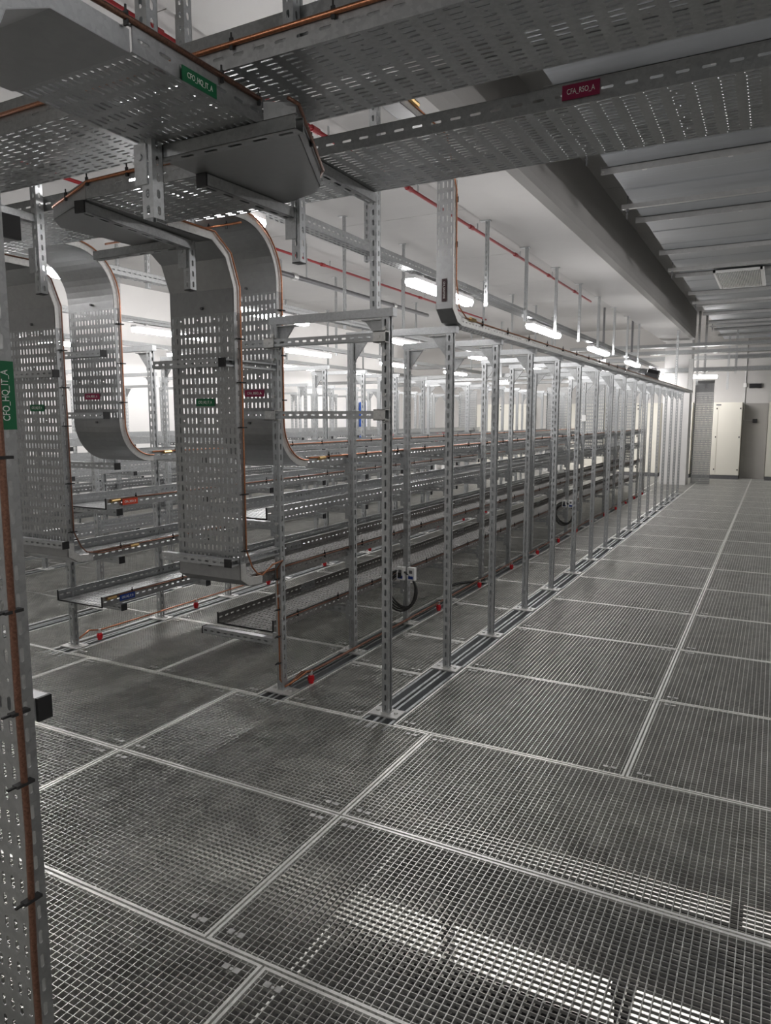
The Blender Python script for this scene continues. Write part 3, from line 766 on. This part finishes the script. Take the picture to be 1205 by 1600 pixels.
# ------------------------------------------------------------------ metal ceiling raft at right
TY = [3.05, 4.66, 6.3, 7.95, 9.61, 11.2, 12.87, 14.2, 15.5, 16.9, 18.3, 19.6]
SYS = [5.65, 7.29, 10.58, 13.74, 17.4]
edges = [.2] + TY + [20.9]
for i, (a, b) in enumerate(zip(edges[:-1], edges[1:])):
    t = thing('ceiling_sheet', '%s grey metal ceiling sheet from the viewer, right of the beam' % ORD[i], 'ceiling sheet', (-1.32, a, 3.60), 'metal ceiling sheets')
    d = b-a; n = 5; pr = []
    for q in range(n+1):
        y = d*q/n; pr += [(y+.004, .006 if q % 2 else 0.0)]
        if q < n: pr += [(y+d/n-.02, .006 if q % 2 else 0.0)]
    pr = sorted(set(pr)); pr[-1] = (d-.004, pr[-1][1])
    MB().sheet(pr, 0, 6.3).build('sheet', 'alu', t)
for i, y in enumerate(TY):
    t = thing('ceiling_tube', '%s clip-held tube from the viewer under the metal ceiling' % ORD[i], 'ceiling tube', (-1.38, y, 3.575), 'ceiling tubes')
    MB().tube([(0,0,0),(6.35,0,0)], .017, 8).build('tube', 'alut', t, True)
    MB().box((0,-.035,-.03),(6.35,-.030,.03)).box((0,-.035,.02),(6.35,.03,.025)).build('angle', 'alut', t)
    for q in range(9):
        MB().box((.33+.62*q-.016,-.024,-.022),(.33+.62*q+.016,.024,.02)).build('tube_clip', 'plate', t)
for i, y in enumerate(SYS):
    t = thing('ceiling_strut', '%s low strut with threaded rod from the viewer under the metal ceiling' % ORD[i], 'ceiling strut', (-1.40, y, 3.525), 'ceiling struts')
    MB().box((0,-.021,0),(6.35,.021,.041)).build('channel', 'alut', t)
    MB().tube([(.05,0,-.09),(.05,0,.5)], .005, 6).tube([(.05,0,-.02),(.05,0,-.002)], .016, 6).tube([(.05,0,-.05),(.05,0,-.038)], .011, 6).build('threaded_rod', 'dark', t)
t = thing('air_grille', 'white slotted air grille under the metal ceiling', 'air grille', (-.89, 11.05, 3.545))
MB().box((0,0,0),(.60,.03,.03)).box((0,1.4,0),(.60,1.43,.03)).box((0,0,0),(.03,1.43,.03)).box((.57,0,0),(.62,1.43,.03)).build('frame', 'plasticwhite', t)
m = MB()
for i in range(26): m.box((.035+.0205*i, .03, .004), (.045+.0205*i, 1.4, .026))
m.build('slats', 'plasticwhite', t)
MB().box((.03,.03,.027),(.57,1.4,.03)).build('back_plate', 'dark', t)

# ------------------------------------------------------------------ far end: cabinets, ladders, drop tray, lights
def cabinet(x, w, label, doors=2, h=2.0, d=.45):
    t = thing('control_cabinet', label, 'cabinet', (x, YF-d-.02, 0), 'cabinets on the far wall')
    MB().box((0,.02,.0),(w,d,.10)).build('plinth', 'dark', t)
    MB().box((0,.02,.10),(w,d,h)).build('body', 'cabinet', t)
    for i in range(doors):
        o = MB().box((w*i/doors+.006,0,.11),(w*(i+1)/doors-.006,.02,h-.01)).build('door', 'cabinet', t)
        for z in (.25, 1.1, h-.16): MB().box((w*(i+1)/doors-.05,-.012,z-.02),(w*(i+1)/doors-.025,0,z+.02)).build('latch', 'black', o)
    MB().box((w*.5-.06,-.004,h-.08),(w*.5+.06,0,h-.05)).build('name_strip', 'dark', t)
    return t
cabinet(-1.93, 1.12, 'cream double door cabinet on the far wall, right of the perforated tray')
cabinet(-.20, .9, 'cream cabinet cut off by the right edge of the view', 1)
cabinet(-2.62, .62, 'cream cabinet partly hidden behind the white column', 1)
cabinet(-3.9, 1.1, 'pale cabinet behind the rear of the nearest rack row')
cabinet(-5.4, 1.1, 'pale cabinet behind the rear of the second rack row', 2)
cabinet(-8.1, 1.6, 'wide pale cabinet on the far wall at the left', 2)
t = thing('floor_tray', 'grey perforated tray standing on the floor beside the far cabinets', 'cable tray', (-1.80, 19.3, 0))
b = MB(); base_perf(b, (0,0,0), (0,0,1), (1,0,0), (0,1,0), 2.22, .42); b.build('tray_base', 'galv', t)
for x, nn in ((0,1),(.42,-1)):
    r = MB(); rail_perf(r, (x,0,0), (0,0,1), (0,1,0), (nn,0,0), 2.22, .09); r.build('side_rail', 'dark', t)
MB().sheet([(0,2.22),(0,2.42),(.12,2.50)], 0, .42).build('upper_bend', 'sheet', t)
t = thing('emergency_light', 'black box on the far wall above the grey recess', 'emergency light', (-.70, YF-.07, 2.37)); MB().box((0,0,0),(.29,.07,.115)).build('housing', 'black', t); MB().box((.02,-.006,.015),(.27,0,.10)).build('front', 'scrn', t)
t = thing('wall_conduit', 'grey conduit with switch box on the far wall', 'conduit', (-.79, YF-.03, 0)); MB().tube([(0,0,1.55),(0,0,3.9)], .014, 6).build('pipe', 'alut', t); MB().tube([(0,0,1.55),(.25,0,1.52)], .012, 6).build('side_pipe', 'alut', t); MB().box((.22,-.05,1.47),(.33,.0,1.57)).build('switch_box', 'black', t); MB().box((-.05,-.05,2.40),(.03,0,2.50)).build('junction_box', 'plasticwhite', t)
def ladder(y, z, x0, x1, wd, h, label):
    t = thing('overhead_ladder', label, 'cable tray', (x1, y, z), 'trays along the far wall')
    L = x1-x0
    b = MB(); base_perf(b, (0,0,0), (-1,0,0), (0,1,0), (0,0,1), L, wd, dens=.05); b.build('tray_base', 'galv', t)
    for yy, nn in ((0,1),(wd,-1)):
        r = MB(); rail_perf(r, (0,yy,0), (-1,0,0), (0,0,1), (0,nn,0), L, h); r.build('side_rail', 'galv', t)
ladder(16.9, 2.96, -5.2, 3.5, .3, .07, 'slotted tray crossing just above the rear end of the nearest row')
ladder(18.2, 3.22, -4.6, 3.5, .3, .07, 'highest slotted tray crossing near the far wall')
ladder(18.4, 2.66, -9.5, 3.5, .3, .09, 'low slotted tray crossing in front of the far lamps')
ladder(20.4, 3.08, -10, 3.5, .3, .09, 'slotted tray running along the far wall')
ladder(15.4, 2.42, -10.2, -2.6, .25, .06, 'slotted tray crossing over the rear of the left rack rows')
ladder(19.6, 2.52, -10.2, -2.6, .25, .07, 'slotted tray along the back left of the hall')
hp = [(-1.92, 16.45), (-1.72, 18.7), (-1.55, 18.5), (-.9, 18.5), (.1, 17.4), (-3.0, 17.4), (-3.9, 18.0), (-5.0, 18.0), (-6.4, 18.3), (-7.6, 17.8), (-1.15, 20.2), (.25, 20.2)]
for i, (x, y) in enumerate(hp):
    hanger(x, y, [2.30, 2.36, 2.6, 2.6, 2.6][i % 5] if i else 2.16, '%s slotted drop post counted among those by the far trays' % ORD[i], ZC, False, .022, 'drop posts near the far wall')
# end riser of the slim tray
t = thing('slim_riser', 'slim upright tray at the far end of the slim tray run', 'cable tray', (-1.815, YE+1.1, zt))
MB().box((0,0,0),(.105,.004,.75)).box((0,0,0),(.004,.06,.75)).box((.101,0,0),(.105,.06,.75)).build('tray_body', 'plate', t)
# lamps at the far wall
for i, (x, y) in enumerate(((-2.85, 19.6), (-1.98, 19.9))):
    t = thing('wall_lamp', 'lit batten lamp lengthwise by the far wall, %s of that line' % ['beside the column', 'above the perforated floor tray', 'behind the nearest row', 'behind the second row', 'at the back left'][i], 'lamp', (x, y, 2.60), 'far wall lamps')
    MB().box((0,-.04,.03),(1.0 if i != 1 else .62,.04,.06)).build('housing', 'lampbody', t); diffuser(MB(), 1.0 if i != 1 else .62, 0).build('diffuser', 'tube', t)
    MB().box((.2,-.02,.06),(.24,.02,.09)).build('mount', 'lampbody', t)
# foil wrapped duct and black unit near the end of the slim tray
t = thing('foil_duct', 'foil wrapped duct with black collars by the far hangers', 'duct', (-3.55, 17.0, 2.62))
MB().tube([(0,0,0),(.5,.0,0)], .15, 14).tube([(.55,0,-.04),(.95,.0,-.10)], .15, 14).build('duct', 'foil', t, True)
MB().tube([(-.28,0,.05),(-.02,0,.02)], .17, 14).build('collar', 'black', t); MB().tube([(.97,0,-.10),(1.2,0,-.16)], .16, 14).build('collar', 'black', t)
MB().box((-.02,-.02,.12),(.02,.02,1.42)).box((.6,-.02,.1),(.64,.02,1.42)).build('duct_strap', 'dark', t)
# far drop trays inside the rows
for i, (x, y, l) in enumerate(((-2.95, 14.9, 'rear perforated drop tray at the far end of the nearest row'), (-4.245, 15.0, 'rear perforated drop tray at the far end of the second row'), (-2.95, 12.3, 'perforated drop tray standing among the rear posts of the nearest row'), (-6.7, 16.2, 'rear perforated drop tray at the far end of the third row'))):
    t = thing('rear_drop_tray', l, 'cable tray', (x, y, 0), 'rear drop trays')
    z0 = [.69, .69, 1.01, .69][i]
    b = MB(); base_perf(b, (0,0,z0+.08), (0,0,1), (1,0,0), (0,1,0), 1.45, W); b.build('tray_base', 'galv', t)
    for xx, nn in ((0,1),(W,-1)):
        r = MB(); rail_perf(r, (xx,0,z0+.08), (0,0,1), (0,1,0), (nn,0,0), 1.45); r.build('side_rail', 'galv', t)
# blue uprights, red extinguishers at the left wall
for i, y in enumerate((17.9, 18.45)):
    t = tag(MB().box((XL+.05, y, 0), (XL+.15, y+.22, 2.05)).build('blue_upright', 'bluepaint'), '%s tall blue painted upright by the left wall' % ('nearer', 'farther')[i], 'upright', 'blue uprights')
for i, (x, y) in enumerate(((-10.55, 20.3), (-9.3, 20.6), (-8.95, 20.6))):
    t = thing('fire_extinguisher', 'red fire extinguisher standing at the back left, %s' % ['alone by the corner', 'left one of a pair', 'right one of a pair'][i], 'fire extinguisher', (x, y, 0), 'red extinguishers')
    MB().tube([(0,0,.75),(0,0,1.2)], .10, 12).build('cylinder', 'redcap', t, True); MB().tube([(0,0,1.2),(0,0,1.29)], .03, 8).build('valve', 'black', t); MB().box((-.08,-.08,.0),(.08,.08,.74)).build('stand', 'plasticwhite', t)

# ------------------------------------------------------------------ earth bars, red insulators, conduits, cable coils, sockets
for k, xx, nm in ((0, LX[0]+.075, 'nearest'), (1, RX[1]+.03, 'second')):
    path = [(xx-.05, Y0+.03, .03), (xx-.02, Y0+.12, .085), (xx, Y0+.2, .07)] + [(xx, y, .068) for y in np.arange(Y0+.6, YE, .8)]
    cable_run(path, 'copper earth line low above the floor rail of the %s rack row' % nm, 'floor earth lines', .006 if k else .009, 'copper' if k else 'copperdull', [])
    for j in range(16 if k == 0 else 10):
        y = Y0 + .19 + (DY*1.16*j if k == 0 else 1.0*j)
        if y > YE: break
        t = thing('insulator', '%s red insulator from the front under the earth line of the %s rack row' % (ORD[j], nm), 'insulator', (xx, y, .0), 'red insulators of the %s row' % nm)
        MB().tube([(0,0,0),(0,0,.012),(0,0,.05)], .016, 8).tube([(0,0,.015),(0,0,.04)], .021, 8).build('body', 'redcap', t); MB().tube([(0,0,.05),(0,0,.078)], .010, 6).build('stud', 'plate', t)
cable_run([(LX[0]+.02, Y0, .03), (LX[0]+.06, Y0+.06, .06), (LX[0]+.075, Y0+.15, .085), (LX[0]+.075, Y0+.2, .075)], 'looped copper tail between the front post foot and red insulator', 'floor earth lines', .006, 'copper')
for i, (x, y) in enumerate(((-2.42, 6.72), (-2.42, 13.6), (-7.3, 5.35))):
    t = thing('conduit', ['white conduit standing behind the third pair of near posts', 'white conduit standing far back in the nearest row', 'white conduit standing in the third row at left'][i], 'conduit', (x, y, 0), 'white conduits')
    MB().tube([(0,0,.02),(0,0,PH-.02)], .018, 10).build('pipe', 'plasticwhite', t, True)
    MB().tube([(0,0,0),(0,0,.05)], .025, 10).build('foot', 'plate', t)
    for z in (.5, 1.2, 1.8): MB().box((-.024,-.024,z-.008),(.024,.024,z+.008)).build('clip', 'post', t)
for i, (x, y, l) in enumerate(((LX[0]+.055, 6.6, 'loose dark cable lying on the grating by the white conduit'),)):
    cable = MB().tube([(x, y, .03), (x-.06, y-.02, .015), (x-.14, y-.12, .012), (x-.2, y-.2, .012), (x-.22, y-.34, .012)], .012, 8)
    tag(cable.build('loose_cable', 'cable', None, True), l, 'cable')
for i, (y, zc) in enumerate(((YS[2], .27), (YS[8], .30))):
    t = thing('cable_coil', 'coil of dark cable hanging low on the %s left post of the nearest row' % ORD[(2, 8)[i]], 'cable coil', (LX[0]-.01, y-.05, zc), 'cable coils')
    for q in range(4):
        pts = []
        for a in range(25):
            th = 2*PI*a/24; r = .125 + .009*q + .006*math.sin(3*th+q)
            pts.append((r*math.sin(th)*.9, -.012*q+.01*math.sin(2*th), r*math.cos(th)*1.05))
        MB().tube(pts, .007, 6).build('cable_loop', 'cable', t, True)
    MB().box((-.012,-.06,.11),(.012,.02,.15)).build('tie', 'tie', t)
    for q, xo in enumerate((.045, .11)):
        s_ = thing('socket_box', 'white socket box, %s of a pair on the %s left post of nearest row' % (('left', 'right')[q], ORD[(2,8)[i]]), 'socket box', (LX[0]-.01+ (.0 if q == 0 else .085), y-.055 + .012*q, zc+.09), 'white socket boxes')
        MB().box((-.03,-.04,0),(.03,0,.10)).build('housing', 'plasticwhite', s_); MB().box((-.013,-.043,.055),(.013,-.04,.08)).build('window', 'dark', s_); MB().box((-.02,-.043,.012),(.02,-.04,.035)).build('stripe', 'blue', s_)
t = thing('small_device', 'small white device clipped high on a rear post of nearest row', 'sensor', (LX[0]+.02, YS[9]-.05, 1.55)); MB().box((-.03,-.03,0),(.03,.02,.09)).build('housing', 'plasticwhite', t); MB().tube([(-.03,0,.03),(-.12,0,.01)], .006, 6).build('lead', 'plasticwhite', t)

# ------------------------------------------------------------------ below the grating
for i, (x0, x1, y0, y1, z, l) in enumerate(((-9, 3.5, 3.22, 12.0, -.45, 'widest dark screen added below the floor grating, towards the rack rows'), (-1.45, 3.5, 2.53, 2.95, -.45, 'narrow dark screen added below the front grating between two lit gaps'), (-6, -1.5, 1.1, 3.18, -.47, 'dark screen added below the grating at front left'), (-1.45, 3.5, .7, 2.24, -.46, 'dark screen added below the grating nearest the viewer'))):  # dark sheets added to block light from below except in the gaps
    t = thing('underfloor_screen', l, 'cable tray', (x1, y0, z), 'added screens below the floor')
    MB().box((x0-x1,0,0),(0,y1-y0,.004)).box((x0-x1,0,0),(0,.003,.08)).box((x0-x1,y1-y0-.003,0),(0,y1-y0,.08)).build('tray_body', 'dark', t)
for i, (x, y) in enumerate(((-2.6, 5.0), (-.9, 5.0), (.8, 5.0))):
    t = thing('underfloor_lamp', 'lit batten lamp on the storey below, %s of the row' % ['left', 'middle', 'right'][i], 'lamp', (x, y, -.75), 'lamps below the floor')
    MB().box((0,-.05,.03),(1.3,.05,.06)).build('housing', 'lampbody', t); diffuser(MB(), 1.3, 0).build('diffuser', 'tube', t)

for i, (x, y, l) in enumerate(((-.30, 2.05, 'dark floor pedestal below the lit gap at lower right'), (-.98, 2.33, 'dark floor pedestal below the lit gap left of centre'), (-.02, 2.75, 'dark floor pedestal below the lit gap at right'))):
    t = thing('floor_pedestal', l, 'pedestal', (x, y, -2.3), 'pedestals below the floor')
    MB().box((-.02,-.02,0),(.02,.02,2.2)).build('post', 'dark', t); MB().box((-.03,-.03,2.2),(.03,.03,2.24)).build('head', 'dark', t); MB().box((-.06,-.06,0),(.06,.06,.01)).build('foot', 'dark', t)

# ------------------------------------------------------------------ light and render look
wld = bpy.data.worlds.new('world'); S.world = wld; wld.use_nodes = True
wld.node_tree.nodes['Background'].inputs[0].default_value = (1, 1, 1, 1); wld.node_tree.nodes['Background'].inputs[1].default_value = .3
for i, (x, y) in enumerate(((1.5, 2.6), (1.5, 7.3), (1.5, 12), (-2.62, -1.6), (1.5, -1.6))):  # unseen lamps added to brighten the floor and the faces towards the viewer
    t = thing('batten_lamp', 'added batten lamp outside the view, %s' % ORD[i], 'lamp', (x, y, 3.3 if y > 0 else 2.66), 'added batten lamps out of view')
    MB().box((-.045,0,.03),(.045,1.25,.06)).build('housing', 'lampbody', t); diffuser(MB(), 1.25, 1).build('diffuser', 'tube', t)
S.cycles.use_denoising = True
S.cycles.max_bounces = 8; S.cycles.diffuse_bounces = 4; S.cycles.glossy_bounces = 4
vs = S.view_settings; S.display_settings.display_device = 'sRGB'; vs.view_transform = 'Standard'; vs.look = 'None'; vs.gamma = 1; vs.exposure = 0.7; vs.use_curve_mapping = False
